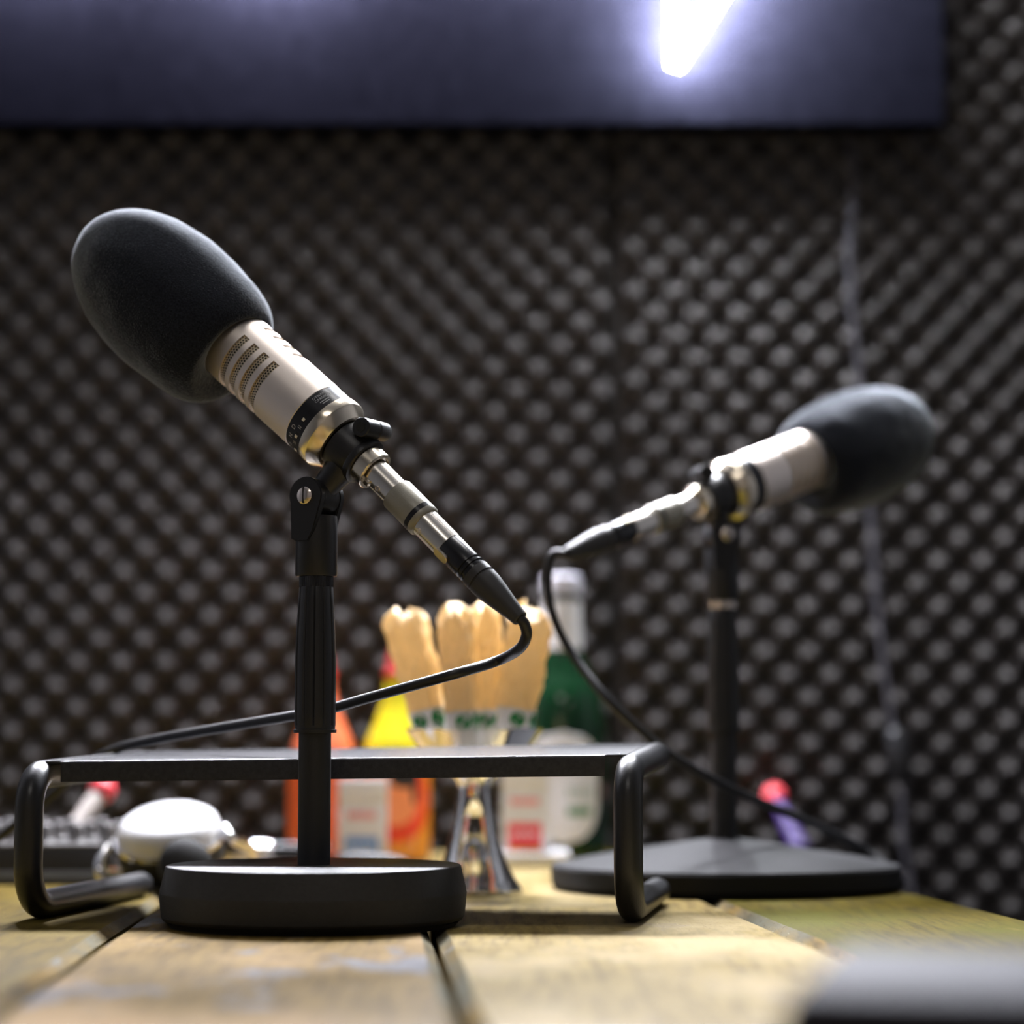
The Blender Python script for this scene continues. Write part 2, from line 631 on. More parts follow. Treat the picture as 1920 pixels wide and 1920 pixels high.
for x, y in ((-0.60, 0.40), (0.28, 0.40), (-0.60, 2.36), (0.21, 2.36)):
    box(x - 0.03, x + 0.03, y - 0.03, y + 0.03, 0, TH - 0.028, 0.004).obj('leg', 'table_frame', table, smooth=False)

# ------------------------------------------------------------------ microphones
NECK = 0.0375       # neck station the clip holds, in mic-local metres from the band's edge


def mic_frame(neck_px, depth, img_dir, toward, roll=0.0):
    """local X = towards the tail, local Y = towards the camera; origin so that the neck sits at the pixel"""
    c, s = math.cos(PITCH), math.sin(PITCH)
    right, up, fwd = Vector((1, 0, 0)), Vector((0, -s, c)), Vector((0, c, s))
    ix, iy = Vector(img_dir).normalized()
    x = (right * ix - up * iy) * math.cos(toward) - fwd * math.sin(toward)
    p = W(*neck_px, depth)
    to_cam = (Vector((0, 0, CAM_H)) - p).normalized()
    m = frame(p, x, to_cam)
    m.translation = p - x.normalized() * NECK
    return m, m @ Matrix.Rotation(roll, 4, 'X')


SLOTS = (-0.0640, -0.0543, -0.0446, -0.0349)
SLW = 0.0056
WINDOWS = ((-128, 23), (58, 208))
R_BODY = 0.0244


def polar(x, r, deg):
    a = math.radians(deg)
    return Vector((x, r * math.cos(a), -r * math.sin(a)))


def build_mic():
    parts = []
    # body shell with recessed slots
    xs = [-0.0950, -0.0700]
    for s in SLOTS:
        xs += [s - SLW / 2, s + SLW / 2]
    xs += [-0.020, -0.010, -0.0006, 0.0]
    angs = sorted(set([w[0] + (w[1] - w[0]) * k / 30 for w in WINDOWS for k in range(31)] + [23 + 35 * k / 8 for k in range(9)] + [208 + 24 * k / 6 for k in range(7)]))
    angs = [a for a in angs if a < 232 - 1e-6]

    def in_slot(xm, am):
        for s in SLOTS:
            if abs(xm - s) < SLW / 2 - 1e-5:
                return any(w[0] < am < w[1] for w in WINDOWS)
        return False
    g = G()
    na = len(angs)
    R_IN = R_BODY - 0.0016
    for i in range(len(xs) - 1):
        for k in range(na):
            a0 = angs[k]
            a1 = angs[(k + 1) % na] + (360 if k == na - 1 else 0)
            x0, x1 = xs[i], xs[i + 1]
            xm, am = (x0 + x1) / 2, (a0 + a1) / 2
            ra = R_BODY - (0.0006 if i == len(xs) - 2 else 0)
            if not in_slot(xm, am):
                g.add([polar(x0, R_BODY, a0), polar(x1, ra, a0), polar(x1, ra, a1), polar(x0, R_BODY, a1)], [(0, 1, 2, 3)])
            else:
                for xx in (x0, x1):
                    g.add([polar(xx, R_BODY, a0), polar(xx, R_IN, a0), polar(xx, R_IN, a1), polar(xx, R_BODY, a1)], [(0, 1, 2, 3)])
                for aa in (a0, a1):
                    if any(abs(aa - e) < 1e-6 for w in WINDOWS for e in w):
                        g.add([polar(x0, R_BODY, aa), polar(x1, R_BODY, aa), polar(x1, R_IN, aa), polar(x0, R_IN, aa)], [(0, 1, 2, 3)])
    bm = bmesh.new()
    vs = [bm.verts.new(v) for v in g.v]
    for fc in g.f:
        bm.faces.new([vs[i] for i in fc])
    bmesh.ops.remove_doubles(bm, verts=bm.verts, dist=1e-6)
    bmesh.ops.recalc_face_normals(bm, faces=bm.faces)
    bm.verts.index_update()
    body = mesh_obj('body', [v.co.copy() for v in bm.verts], [tuple(v.index for v in f.verts) for f in bm.faces], 'champagne', None, angle=30)
    bm.free()
    parts.append((body, []))
    # perforated grilles at the bottom of the slots
    for s in SLOTS:
        for w in WINDOWS:
            v, f, uv = [], [], []
            n = 30
            for k in range(n + 1):
                a = w[0] + (w[1] - w[0]) * k / n
                for xx in (s - SLW / 2, s + SLW / 2):
                    v.append(polar(xx, R_IN + 0.0001, a))
                    uv.append((math.radians(a) * R_IN * 1000, (xx - s) * 1000))
            for k in range(n):
                f.append((2 * k, 2 * k + 1, 2 * k + 3, 2 * k + 2))
            parts.append((mesh_obj('grille', v, f, 'grille_mesh', None, uvs=uv), []))
    # black band with print
    band = lathe([(0.0, 0.0225), (0.0, 0.02425), (0.0122, 0.02425), (0.0122, 0.0225)], 72, True).obj('band', 'band_black')
    subs = []

    def wrap(gm, deg, x, rad=0.02432):
        out = G()
        vv = []
        for p in gm.v:      # text x runs round the band, text y towards the windscreen
            vv.append(polar(x - p.y, rad, deg + math.degrees(p.x / rad)))
        return out.add(vv, gm.f)
    for ch, dg in (('E', -68), ('N', -50), ('D', -33)):
        subs.append(wrap(text_geo(ch, 0.0042), dg, 0.0040).obj('letter', 'print_grey', smooth=False))
    subs.append(wrap(text_geo('DYNAMIC', 0.0026, spacing=1.15), 33, 0.0028).obj('lettering', 'print_grey', smooth=False))
    subs.append(wrap(text_geo('CARDIOID', 0.0026, spacing=1.1), 33, 0.0054).obj('lettering', 'print_grey', smooth=False))
    for x, w_ in ((0.0078, 0.0075), (0.0094, 0.0060)):
        gb = G()
        for k in range(6):
            gb.add(*_bar(k, w_))
        subs.append(wrap(gb, 31, x).obj('small_print', 'print_grey', smooth=False))
    for dg, x in ((-12, 0.0078), (-42, 0.0086), (-72, 0.0090)):
        gs = G().add([(-0.0024, -0.0011, 0), (0.0024, -0.0011, 0), (0.0024, 0.0011, 0), (-0.0024, 0.0011, 0)], [(0, 1, 2, 3)])
        subs.append(wrap(gs, dg, x, 0.02434).obj('switch_slot', 'slot_dark', smooth=False))
        gs = box(-0.0012, 0.0008, -0.0009, 0.0009, 0, 0.0005)
        v = [polar(x - p.y, 0.0244 + p.z, dg + math.degrees((p.x - 0.0004) / 0.0243)) for p in gs.v]
        subs.append(G().add(v, gs.f).obj('switch', 'switch_ivory', smooth=False))
    for dg in (-27, -57):
        gs = G()
        for o in (-0.0006, 0.0006):
            gs.add([(o - 0.0002, -0.0013, 0), (o + 0.0002, -0.0013, 0), (o + 0.0002, 0.0013, 0), (o - 0.0002, 0.0013, 0)], [(0, 1, 2, 3)])
        subs.append(wrap(gs, dg, 0.0082).obj('symbol', 'print_grey', smooth=False))
    parts.append((band, subs))
    ring = lathe([(0.0124, 0.0225), (0.0122, 0.0243), (0.0126, 0.0248), (0.0190, 0.0250), (0.0196, 0.0247), (0.0256, 0.0208), (0.0266, 0.0198), (0.0268, 0.0120)], 72)
    parts.append((ring.obj('tail_ring', 'champagne_polished'), []))
    parts.append((lathe([(0.0262, 0.0124), (0.0500, 0.0124)], 40).obj('neck', 'champagne'), []))
    sock = lathe([(0.0490, 0.0100), (0.0490, 0.0128), (0.0495, 0.0133), (0.0578, 0.0133), (0.0584, 0.0128), (0.0584, 0.0112), (0.0560, 0.0108), (0.0540, 0.0050)], 56)
    parts.append((sock.obj('socket', 'champagne_polished'), []))
    prof = [(-0.0680, 0.0246), (-0.0615, 0.0252), (-0.0580, 0.0280), (-0.0570, 0.0322), (-0.0590, 0.0362), (-0.0650, 0.0402), (-0.0760, 0.0436),
            (-0.0920, 0.0458), (-0.1120, 0.0470), (-0.1320, 0.0466), (-0.1520, 0.0436), (-0.1700, 0.0378), (-0.1840, 0.0296), (-0.1935, 0.0196), (-0.1985, 0.0092), (-0.1995, 0.0)]
    sm = catmull([Vector(((x + 0.06) * 1.03 - 0.0785, 0.0246 + (r - 0.0246) * 1.10 if r > 0.0246 else r, 0)) for x, r in prof], 5)
    foam = lathe([(p.x, max(p.y, 0.00001)) for p in sm], 72)
    for q in foam.v:
        k = min(1.0, max(0.0, (math.hypot(q.y, q.z) - 0.0260) / 0.0060)) if q.x > -0.10 else 1.0
        q.z += 0.0075 * k
        d = 0.0007 * noise.noise(q * 60)
        q.y += d
        q.z += d
    parts.append((foam.obj('windscreen', 'windscreen_foam', angle=180), []))
    return parts


def _bar(k, w_):
    x = -w_ / 2 + w_ * k / 6
    return [(x, -0.00035, 0), (x + w_ / 8, -0.00035, 0), (x + w_ / 8, 0.00035, 0), (x, 0.00035, 0)], [(0, 1, 2, 3)]


def build_adapter():
    """in-line gain adapter plugged into the tail, local X in mic stations"""
    out = []
    out.append((lathe([(0.0545, 0.0080), (0.0545, 0.0093), (0.0800, 0.0093), (0.0800, 0.0080)], 48).obj('plug_shell', 'nickel'), []))
    sl = lathe([(0.0790, 0.0090), (0.0795, 0.0108), (0.0805, 0.0112), (0.1005, 0.0112), (0.1005, 0.0110), (0.1030, 0.0110), (0.1030, 0.0113), (0.1062, 0.0113), (0.1072, 0.0106), (0.1072, 0.0090)], 56).obj('sleeve', 'olive_sleeve')
    st = lathe([(0.1000, 0.0105), (0.1000, 0.01135), (0.1034, 0.01135), (0.1034, 0.0105)], 56, True).obj('stripe', 'band_black')
    out.append((sl, [st]))
    out.append((lathe([(0.1065, 0.0080), (0.1065, 0.0096), (0.1300, 0.0096), (0.1304, 0.0088)], 48).obj('socket_shell', 'nickel'), []))
    tab = prism(round_rect(0.0572, 0.0640, -0.0022, 0.0022, 0.0008), 0.0088, 0.0112, 0.0004)
    rot = Matrix.Rotation(math.radians(55), 4, 'X')
    out.append((tab.xf(rot).obj('latch', 'champagne_polished'), []))
    for xx in (0.0705, 0.1115):
        s = lathe([(0, 0.0019), (0.0006, 0.0019), (0.0006, 0.0014), (0.0003, 0.0013)], 20).xf(Matrix.Rotation(PI / 2, 4, 'Z'))
        s.xf(Matrix.Translation((xx, 0.0092, 0))).xf(Matrix.Rotation(math.radians(42), 4, 'X'))
        out.append((s.obj('screw', 'screw_steel'), []))
    return out


def build_connector():
    out = []
    out.append((lathe([(0.1295, 0.0070), (0.1295, 0.0091), (0.1300, 0.0094), (0.1485, 0.0094), (0.1490, 0.0086), (0.1499, 0.0086), (0.1504, 0.0094), (0.1518, 0.0094), (0.1523, 0.0086), (0.1532, 0.0086), (0.1537, 0.0094), (0.1560, 0.0094)], 56).obj('shell', 'black_gloss'), []))
    boot = lathe([(0.1550, 0.0080), (0.1552, 0.0097), (0.1605, 0.0097), (0.1610, 0.0088), (0.1619, 0.0088), (0.1624, 0.0098), (0.1680, 0.0096), (0.1765, 0.0083), (0.1880, 0.0064), (0.1975, 0.0051), (0.1980, 0.0046), (0.1980, 0.0030)], 56)
    b = boot.obj('boot', 'boot_rubber')
    pads = []
    for dg in (-25, 65, 155, 245):
        gm = G()
        v = []
        n = 14
        for k in range(n):
            a = 2 * PI * k / n
            x = 0.1715 + 0.0078 * math.cos(a)
            wdt = 0.0042 * math.sin(a) * (1 - 0.35 * math.cos(a))
            rr = 0.0099 - (x - 0.1635) * 0.152
            v.append(polar(x, rr, dg + math.degrees(wdt / rr)))
        gm.add(v, [tuple(range(n))])
        pads.append(gm.obj('grip_pad', 'boot_rubber', smooth=False))
    out.append((b, pads))
    tab = prism(round_rect(0.1275, 0.1395, -0.0030, 0.0030, 0.0028), 0.0085, 0.0108, 0.0004)
    out.append((tab.xf(Matrix.Rotation(math.radians(48), 4, 'X')).obj('latch', 'champagne_polished'), []))
    return out


def attach(parts, root):
    for p, subs in parts:
        p.parent = root
        for s in subs:
            s.parent = p


def clone(parts, root):
    for p, subs in parts:
        c = p.copy()
        COL.objects.link(c)
        c.parent = root
        for s in subs:
            d = s.copy()
            COL.objects.link(d)
            d.parent = c


def bent(m, a):
    """tail plugs droop a little: rotate about the socket in the vertical plane"""
    piv = m @ Vector((0.0545, 0, 0))
    ax = (m.to_3x3() @ Vector((1, 0, 0))).cross(Vector((0, 0, 1))).normalized()
    return Matrix.Translation(piv) @ Matrix.Rotation(-a, 4, ax) @ Matrix.Translation(-piv) @ m


SY = 1.473          # near stand's distance
RY = 1.837          # far stand's distance
MF, MF_R = mic_frame((663, 848), SY - 0.004, (0.752, 0.659), math.radians(23))
MR, MR_R = mic_frame((1336, 931), RY - 0.004, (-0.938, 0.346), math.radians(38), math.radians(150))

mic_parts = build_mic()
mic1 = thing('broadcast_microphone', 'sharp champagne microphone with black foam windscreen tilted up to the left', 'microphone', mtx=MF_R)
attach(mic_parts, mic1)
mic2 = thing('broadcast_microphone', 'blurred champagne microphone with black foam windscreen pointing right', 'microphone', mtx=MR_R)
clone(mic_parts, mic2)

MFa, MRa = bent(MF, math.radians(3.2)), bent(MR, math.radians(0.0))
ad_parts = build_adapter()
ad1 = thing('inline_adapter', 'nickel and olive inline adapter plugged into the sharp near microphone', 'adapter', mtx=MFa)
attach(ad_parts, ad1)
ad2 = thing('inline_adapter', 'blurred nickel inline adapter plugged into the far right microphone', 'adapter', mtx=MRa)
clone(ad_parts, ad2)

cn_parts = build_connector()
cab1 = thing('microphone_cable', 'black cable looping from the near microphone behind its stand to the left', 'cable', mtx=MFa)
attach(cn_parts, cab1)
cab2 = thing('microphone_cable', 'blurred black cable hanging from the far microphone across its stand', 'cable', mtx=MRa)
clone(cn_parts, cab2)


def cable_path(root_m, pts, r, parent):
    inv = root_m.inverted()
    head = [root_m @ Vector((0.190, 0, 0)), root_m @ Vector((0.1985, 0, 0))]
    path = catmull(head + pts, 10)
    o = tube([inv @ p for p in path], r, 14).obj('cord', 'cable_black', parent, angle=60)
    return o


e1 = (MFa @ Vector((0.198, 0, 0))).y
cable_path(MFa, [W(984, 1172, e1 + 0.001), W(987, 1192, e1 + 0.006), W(973, 1217, e1 + 0.020), W(930, 1240, e1 + 0.045), W(840, 1267, SY - 0.03), W(700, 1306, SY + 0.01),
                 W(600, 1333, SY + 0.035), W(450, 1359, 1.56), W(300, 1385, 1.62), W(220, 1404, 1.67), W(165, 1432, 1.72), W(100, 1488, 1.745), W(30, 1545, 1.75), W(-30, 1590, 1.76), W(-110, 1632, 1.77)]
           + [T(-200, 1668, 0.0034) * 1.0, T(-330, 1672, 0.0034)], 0.0034, cab1)
e2 = (MRa @ Vector((0.198, 0, 0))).y
cable_path(MRa, [W(1037, 1040, e2), W(1027, 1082, e2 + 0.005), W(1034, 1145, e2 + 0.01), W(1070, 1222, e2 + 0.02), W(1140, 1312, 1.74), W(1245, 1405, 1.76), W(1350, 1468, 1.785),
                 W(1450, 1514, 1.82), W(1540, 1553, 1.86), W(1620, 1592, 1.89), T(1690, 1652, 0.0034), T(1660, 1640, 0.0034)], 0.0034, cab2)


# ------------------------------------------------------------------ microphone stands
def build_stand(name, label, cx_px, d, base_kind, m_mic, hinge_px, yaw, zs, flip):
    """zs: photo rows for pole/grip boundary, grip top, yoke bottom, yoke top"""
    c = W(cx_px, 1390, d)
    root = thing(name, label, 'microphone stand', (c.x, d, 0))
    R0 = Matrix.Translation(Vector((-c.x, -d, 0)))
    z = [W(cx_px, y, d).z for y in zs]
    if base_kind == 'drum':
        b = vlathe([(0.0, 0.0870), (0.0, 0.0892), (0.0036, 0.0902), (0.0042, 0.0936), (0.0062, 0.0948), (0.0205, 0.0962), (0.0213, 0.0960),
                    (0.0364, 0.0926), (0.0370, 0.0924), (0.0374, 0.0919), (0.0376, 0.0912), (0.0376, 0.0)], 128).obj('base', 'cast_black', root, angle=25)
        vlathe([(-0.0, 0.080), (-0.0, 0.0888), (0.0030, 0.0920), (0.0032, 0.080)], 96).obj('rubber_ring', 'black_rubber', b)
        ztop = 0.0370
    else:
        vlathe([(0.0, 0.1300), (0.0005, 0.1335), (0.0050, 0.1362), (0.0165, 0.1365), (0.0190, 0.1350), (0.0250, 0.105), (0.0320, 0.060), (0.0375, 0.025), (0.0385, 0.016), (0.0385, 0.0)],
               128).obj('base', 'disc_black', root, angle=25)
        ztop = 0.0380
    vlathe([(ztop - 0.004, 0.0103), (z[0] + 0.02, 0.0103)], 40).obj('pole', 'black_satin', root)
    # fluted grip
    g = G()
    n = 96
    prof = [(0.0, 0.0110), (0.0, 0.0136), (0.0020, 0.0137), (0.0022, 0.0128), (0.004, 0.0128)]
    H = z[1] - z[0]
    for k in range(11):
        u = k / 10
        prof.append((0.005 + (H - 0.006) * u, 0.0130 - 0.0022 * max(0, (u - 0.45) / 0.55) ** 1.5))
    prof += [(H, 0.0104), (H, 0.006)]
    v, f = [], []
    for i, (zz, r) in enumerate(prof):
        for k in range(n):
            a = 2 * PI * k / n
            fl = 1.0
            if 5 <= i <= 15 and k % 8 == 0:
                fl = 0.945
            v.append((r * fl * math.cos(a), r * fl * math.sin(a), z[0] + zz))
    for i in range(len(prof) - 1):
        for k in range(n):
            k2 = (k + 1) % n
            f.append((i * n + k, i * n + k2, (i + 1) * n + k2, (i + 1) * n + k))
    f.append(tuple(reversed(range(n))))
    f.append(tuple((len(prof) - 1) * n + k for k in range(n)))
    g.add(v, f).obj('height_grip', 'black_plastic', root, angle=30)
    # knurled collar
    g = G()
    zc0, zc1 = z[1] - 0.001, z[2] + 0.001
    v, f = [], []
    for i, zz in enumerate((zc0, zc0 + 0.001, zc1)):
        for k in range(n):
            a = 2 * PI * k / n
            r = 0.0106 + (0.0003 if k % 2 and i else 0)
            v.append((r * math.cos(a), r * math.sin(a), zz))
    for i in range(2):
        for k in range(n):
            k2 = (k + 1) % n
            f.append((i * n + k, i * n + k2, (i + 1) * n + k2, (i + 1) * n + k))
    f.append(tuple(reversed(range(n))))
    f.append(tuple(2 * n + k for k in range(n)))
    g.add(v, f).obj('collar', 'screw_steel' if flip else 'black_gloss', root, angle=20)
    # yoke of the swivel: body, two ears, hinge screw. local y- = front ear (towards camera)
    hz = W(*hinge_px, d).z
    ry = Matrix.Rotation(yaw, 4, 'Z')
    yk = G()
    body = vlathe([(z[2], 0.0105), (z[2], 0.0128), (z[2] + 0.0012, 0.0134), (z[3] - 0.002, 0.0131), (z[3], 0.0128), (z[3], 0.004)], 56)
    yoke = body.xf(ry).obj('yoke', 'black_plastic', root)
    for s in (-1, 1):
        y0, y1 = (-0.0142, -0.0088) if s < 0 else (0.0088, 0.0142)
        out = []
        for k in range(25):
            a = math.radians(-20 + 220 * k / 24)
            out.append((0.0121 * math.cos(a), hz + 0.0121 * math.sin(a)))
        out += [(-0.0105, z[3] - 0.015), (-0.0060, z[3] - 0.017), (0.0020, z[3] - 0.017), (0.0060, z[3] - 0.010)]
        prism(out, y0, y1, 0.0007).xf(ry).obj('ear', 'black_plastic', yoke)
    scr = lathe([(0, 0.0055), (0.0012, 0.0055), (0.0022, 0.0042), (0.0026, 0.0020), (0.0026, 0)], 32).xf(Matrix.Rotation(-PI / 2, 4, 'Z')).xf(Matrix.Translation((0, -0.0142, hz))).xf(ry)
    sc_ = scr.obj('hinge_screw', 'screw_steel', root)
    box(-0.0004, 0.0004, -0.0171, -0.0160, hz - 0.0050, hz + 0.0050).xf(Matrix.Translation((0, 0.0002, 0))).xf(ry).obj('screw_slot', 'slot_dark', sc_, smooth=False)
    # clip: sleeve round the neck, tongue to the hinge, clamp barrel
    m = R0 @ m_mic
    sl = lathe([(0.0272, 0.0126), (0.0272, 0.0166), (0.0278, 0.0172), (0.0400, 0.0168), (0.0440, 0.0158), (0.0455, 0.0164), (0.0484, 0.0160), (0.0488, 0.0152), (0.0488, 0.0126)], 64, True)
    clip = sl.xf(m).obj('clip', 'black_plastic', root, angle=30)
    hinge = Vector((0, 0, hz))
    neck = m @ Vector((0.0375, 0, 0))
    tv = hinge - neck
    axis = (ry @ Vector((0, 1, 0)))
    tg = tube([neck + tv * t for t in (0.30, 0.55, 0.8)], 0.008, 20, radii=[0.0115, 0.0095, 0.0085])
    tg.obj('tongue', 'black_plastic', root)
    hub = lathe([(-0.0085, 0.0118), (0.0085, 0.0118)], 40).xf(frame(hinge, axis)).obj('hub', 'black_plastic', root)
    xa = (m.to_3x3() @ Vector((1, 0, 0))).normalized()
    upn = axis.cross(xa).normalized()
    if upn.z < 0:
        upn = -upn
    bc = m @ Vector((0.0395, 0, 0)) + upn * 0.0195
    bar = lathe([(-0.0150, 0.0058), (-0.0145, 0.0063), (0.0, 0.0063), (0.0004, 0.0056), (0.0012, 0.0056), (0.0016, 0.0063), (0.0140, 0.0060), (0.0150, 0.0054)], 36)
    barrel = bar.xf(frame(bc, axis)).obj('clamp_barrel', 'black_plastic', root)
    lathe([(-0.0153, 0.0036), (-0.0149, 0.0036)], 6).xf(frame(bc, axis)).obj('hex_recess', 'slot_dark', barrel, smooth=False)
    lug = tube([m @ Vector((0.0395, 0, 0)) + upn * 0.0135, bc], 0.0062, 16).obj('lug', 'black_plastic', root)
    return root


build_stand('tabletop_microphone_stand', 'sharp black tabletop stand with thick drum base and short pole', 590.5, SY, 'drum', MF, (582, 933), math.radians(-27), (1374, 1099, 1081, 968), False)
build_stand('tabletop_microphone_stand', 'blurred black tabletop stand with wide low disc base under the right microphone', 1357, RY, 'disc', MR, (1350, 1004), math.radians(12), (1372, 1140, 1128, 1030), True)


# ------------------------------------------------------------------ metal riser shelf
def build_riser():
    fr, fl = Vector((W(1178, 1560, 1.470).x, 1.470, 0)), Vector((W(54, 1560, 1.502).x, 1.502, 0))
    root = thing('riser_shelf', 'black metal riser shelf on bent tube legs behind the near stand', 'shelf', ((fr + fl) / 2))
    o = (fr + fl) / 2
    dirv = Vector((0.155, 1, 0)).normalized()
    r = 0.0092
    tops = {}
    for base, ztop, zback, side, L in ((fl, 0.0930, 0.0985, -1, 0.232), (fr, 0.0975, 0.1045, 1, 0.195)):
        zc = ztop
        up = dirv * 1.0
        rb, rt = 0.027, 0.021
        path = []
        e_bot = base + dirv * L
        path.append(e_bot + Vector((0, 0, r)))
        path.append(base + dirv * (rb + 0.06) + Vector((0, 0, r)))
        for k in range(9):
            a = math.radians(90 * k / 8)
            path.append(base + dirv * (rb - rb * math.sin(a)) + Vector((0, 0, r + rb - rb * math.cos(a))))
        for k in range(9):
            a = math.radians(90 * k / 8)
            path.append(base + dirv * (rt - rt * math.cos(a)) + Vector((0, 0, zc - rt + rt * math.sin(a))))
        path.append(base + dirv * L + Vector((0, 0, zback)))
        # slight inward bow of the uprights is left out
        leg = tube([p - o for p in path], r, 22).obj('tube_leg', 'tube_black', root, angle=50)
        for endp, dd in ((path[0], dirv), (path[-1], dirv)):
            lathe([(0, r * 0.98), (0.002, r * 0.98), (0.003, r * 0.7)], 22).xf(frame(endp - o, dd)).obj('end_plug', 'black_rubber', leg)
        tops[side] = (path[-2], path[-1])
    # plate between the tubes, front lip turned down
    n_in = 0.0035
    fa = tops[-1][0] + Vector((n_in, -0.004, 0.0088))
    ba = tops[-1][1] + Vector((n_in, 0, 0.0088))
    fb = tops[1][0] + Vector((-n_in, -0.004, 0.0088))
    bb = tops[1][1] + Vector((-n_in, 0, 0.0088))
    th = Vector((0, 0, -0.0016))
    quad = [fa, fb, bb, ba]
    v = [q - o for q in quad] + [q + th - o for q in quad]
    f = [(0, 1, 2, 3), (7, 6, 5, 4), (0, 4, 5, 1), (1, 5, 6, 2), (2, 6, 7, 3), (3, 7, 4, 0)]
    plate = mesh_obj('plate', v, f, 'shelf_black', root, smooth=False)
    ea, eb = fa + (fb - fa) * 0.030, fb + (fa - fb) * 0.035
    inn = dirv * 0.0016
    dn = Vector((0, 0, -0.0136))
    out = -dirv * 0.004
    a0, b0 = ea + out, eb + out
    # folded lip: flat return, rounded fold, face, thickness
    prof = [Vector((0, 0, 0))]
    rf = 0.0018
    for k in range(6):
        an = math.radians(90 * k / 5)
        prof.append(-dirv * (0.004 - rf + rf * math.sin(an)) + Vector((0, 0, -rf + rf * math.cos(an))))
    prof += [-dirv * 0.004 + dn, -dirv * 0.004 + dn + inn, -dirv * 0.004 + th * 1.2 + inn, th]
    npf = len(prof)
    v = [ea + q - o for q in prof] + [eb + q - o for q in prof]
    f = [(i, i + 1, npf + i + 1, npf + i) for i in range(npf - 1)] + [tuple(reversed(range(npf))), tuple(range(npf, 2 * npf))]
    mesh_obj('front_lip', v, f, 'shelf_black', root, angle=30)


build_riser()


# ------------------------------------------------------------------ things on the far half of the table
def sauce_bottle(px, d, body_m, neck_m, label, hgt_px):
    c = W(px, 1390, d)
    top = W(px, hgt_px, d).z
    t = thing('sauce_bottle', label, 'bottle', (c.x, d, 0), 'squeeze sauce bottles')
    k = top / 0.205
    sm = catmull([Vector((z * k, r, 0)) for z, r in [(0.0, 0.0300), (0.002, 0.0325), (0.008, 0.0336), (0.05, 0.0336), (0.085, 0.0336), (0.100, 0.0322)]], 4)
    vlathe([(p.x, p.y) for p in sm] + [(0.1 * k, 0.0)], 48).obj('bottle_body', body_m, t)
    sm = catmull([Vector((z * k, r, 0)) for z, r in [(0.0995, 0.0321), (0.115, 0.0285), (0.132, 0.0215), (0.150, 0.0148), (0.168, 0.0108), (0.180, 0.0098)]], 4)
    vlathe([(p.x, p.y) for p in sm] + [(0.180 * k, 0.0)], 48).obj('bottle_neck', neck_m, t)
    vlathe([(0.178 * k, 0.0098), (0.178 * k, 0.0112), (0.184 * k, 0.0112), (0.186 * k, 0.0085), (0.196 * k, 0.0080), (0.205 * k, 0.0055), (0.205 * k, 0)], 36).obj('cap', 'cap_red', t)
    return t, k


def wrap_disc(cyl_r, cz, rx, rz, deg0=0.0, n=40, off=0.0004):
    """disc bent round an upright cylinder, facing the camera (-Y)"""
    v, f = [], []
    rings = 6
    v.append((0, 0))
    for i in range(1, rings + 1):
        for k in range(n):
            a = 2 * PI * k / n
            v.append((rx * i / rings * math.cos(a), rz * i / rings * math.sin(a)))
    for k in range(n):
        f.append((0, 1 + k, 1 + (k + 1) % n))
    for i in range(rings - 1):
        for k in range(n):
            k2 = (k + 1) % n
            f.append((1 + i * n + k, 1 + (i + 1) * n + k, 1 + (i + 1) * n + k2, 1 + i * n + k2))
    out = []
    for x, z in v:
        a = x / cyl_r + math.radians(deg0)
        out.append(((cyl_r + off) * math.sin(a), -(cyl_r + off) * math.cos(a), cz + z))
    return G().add(out, f)


def wrap_rect(cyl_r, x0, x1, z0, z1, deg0=0.0, off=0.0008, n=10):
    v, f = [], []
    for k in range(n + 1):
        a = (x0 + (x1 - x0) * k / n) / cyl_r + math.radians(deg0)
        for z in (z0, z1):
            v.append(((cyl_r + off) * math.sin(a), -(cyl_r + off) * math.cos(a), z))
    for k in range(n):
        f.append((2 * k, 2 * k + 2, 2 * k + 3, 2 * k + 1))
    return G().add(v, f)


t, k = sauce_bottle(606, 2.27, 'hot_orange', 'neck_salmon', 'orange red sauce bottle standing behind the near stand pole', 1222)
t, k = sauce_bottle(742, 2.27, 'amber_orange', 'neck_yellow', 'orange sauce bottle with yellow neck and round red label', 1218)
lab = wrap_disc(0.0336, 0.058, 0.040, 0.040).obj('label', 'label_red', t)
wrap_disc(0.0340, 0.062, 0.027, 0.028).obj('label_figure', 'label_skin', lab)
wrap_disc(0.0343, 0.079, 0.015, 0.009, 18).obj('label_mark', 'ink_black', lab)
wrap_disc(0.0343, 0.066, 0.0035, 0.012, 36).obj('label_mark', 'ink_black', lab)

# green bottle
GD = 2.31
c = W(1054, 1390, GD)
t = thing('liquor_bottle', 'tall green glass bottle with white arched label and silver white cap', 'bottle', (c.x, GD, 0))
zt = lambda y: W(1054, y, GD).z
rB = 0.0440
prof = [(0.0, 0.040), (0.003, 0.0432), (0.010, rB), (zt(1400), rB), (zt(1340), 0.0425), (zt(1300), 0.0380), (zt(1265), 0.0290), (zt(1235), 0.0222), (zt(1215), 0.0195), (zt(1130), 0.0180)]
sm = catmull([Vector((z, r, 0)) for z, r in prof], 5)
vlathe([(p.x, p.y) for p in sm] + [(zt(1130), 0.0)], 56).obj('glass_body', 'green_glass', t)
vlathe([(zt(1130), 0.0175), (zt(1112), 0.0170), (zt(1112), 0)], 40).obj('neck_ring', 'green_glass', t)
vlathe([(zt(1113), 0.0180), (zt(1111), 0.0192), (zt(1082), 0.0190), (zt(1079), 0.0170), (zt(1079), 0)], 40).obj('cap', 'cap_white', t)
v = vlathe([(zt(1219), 0.0190), (zt(1219), 0.0201), (zt(1128), 0.0187), (zt(1128), 0.0178)], 40, True).obj('neck_label', 'paper_white', t)
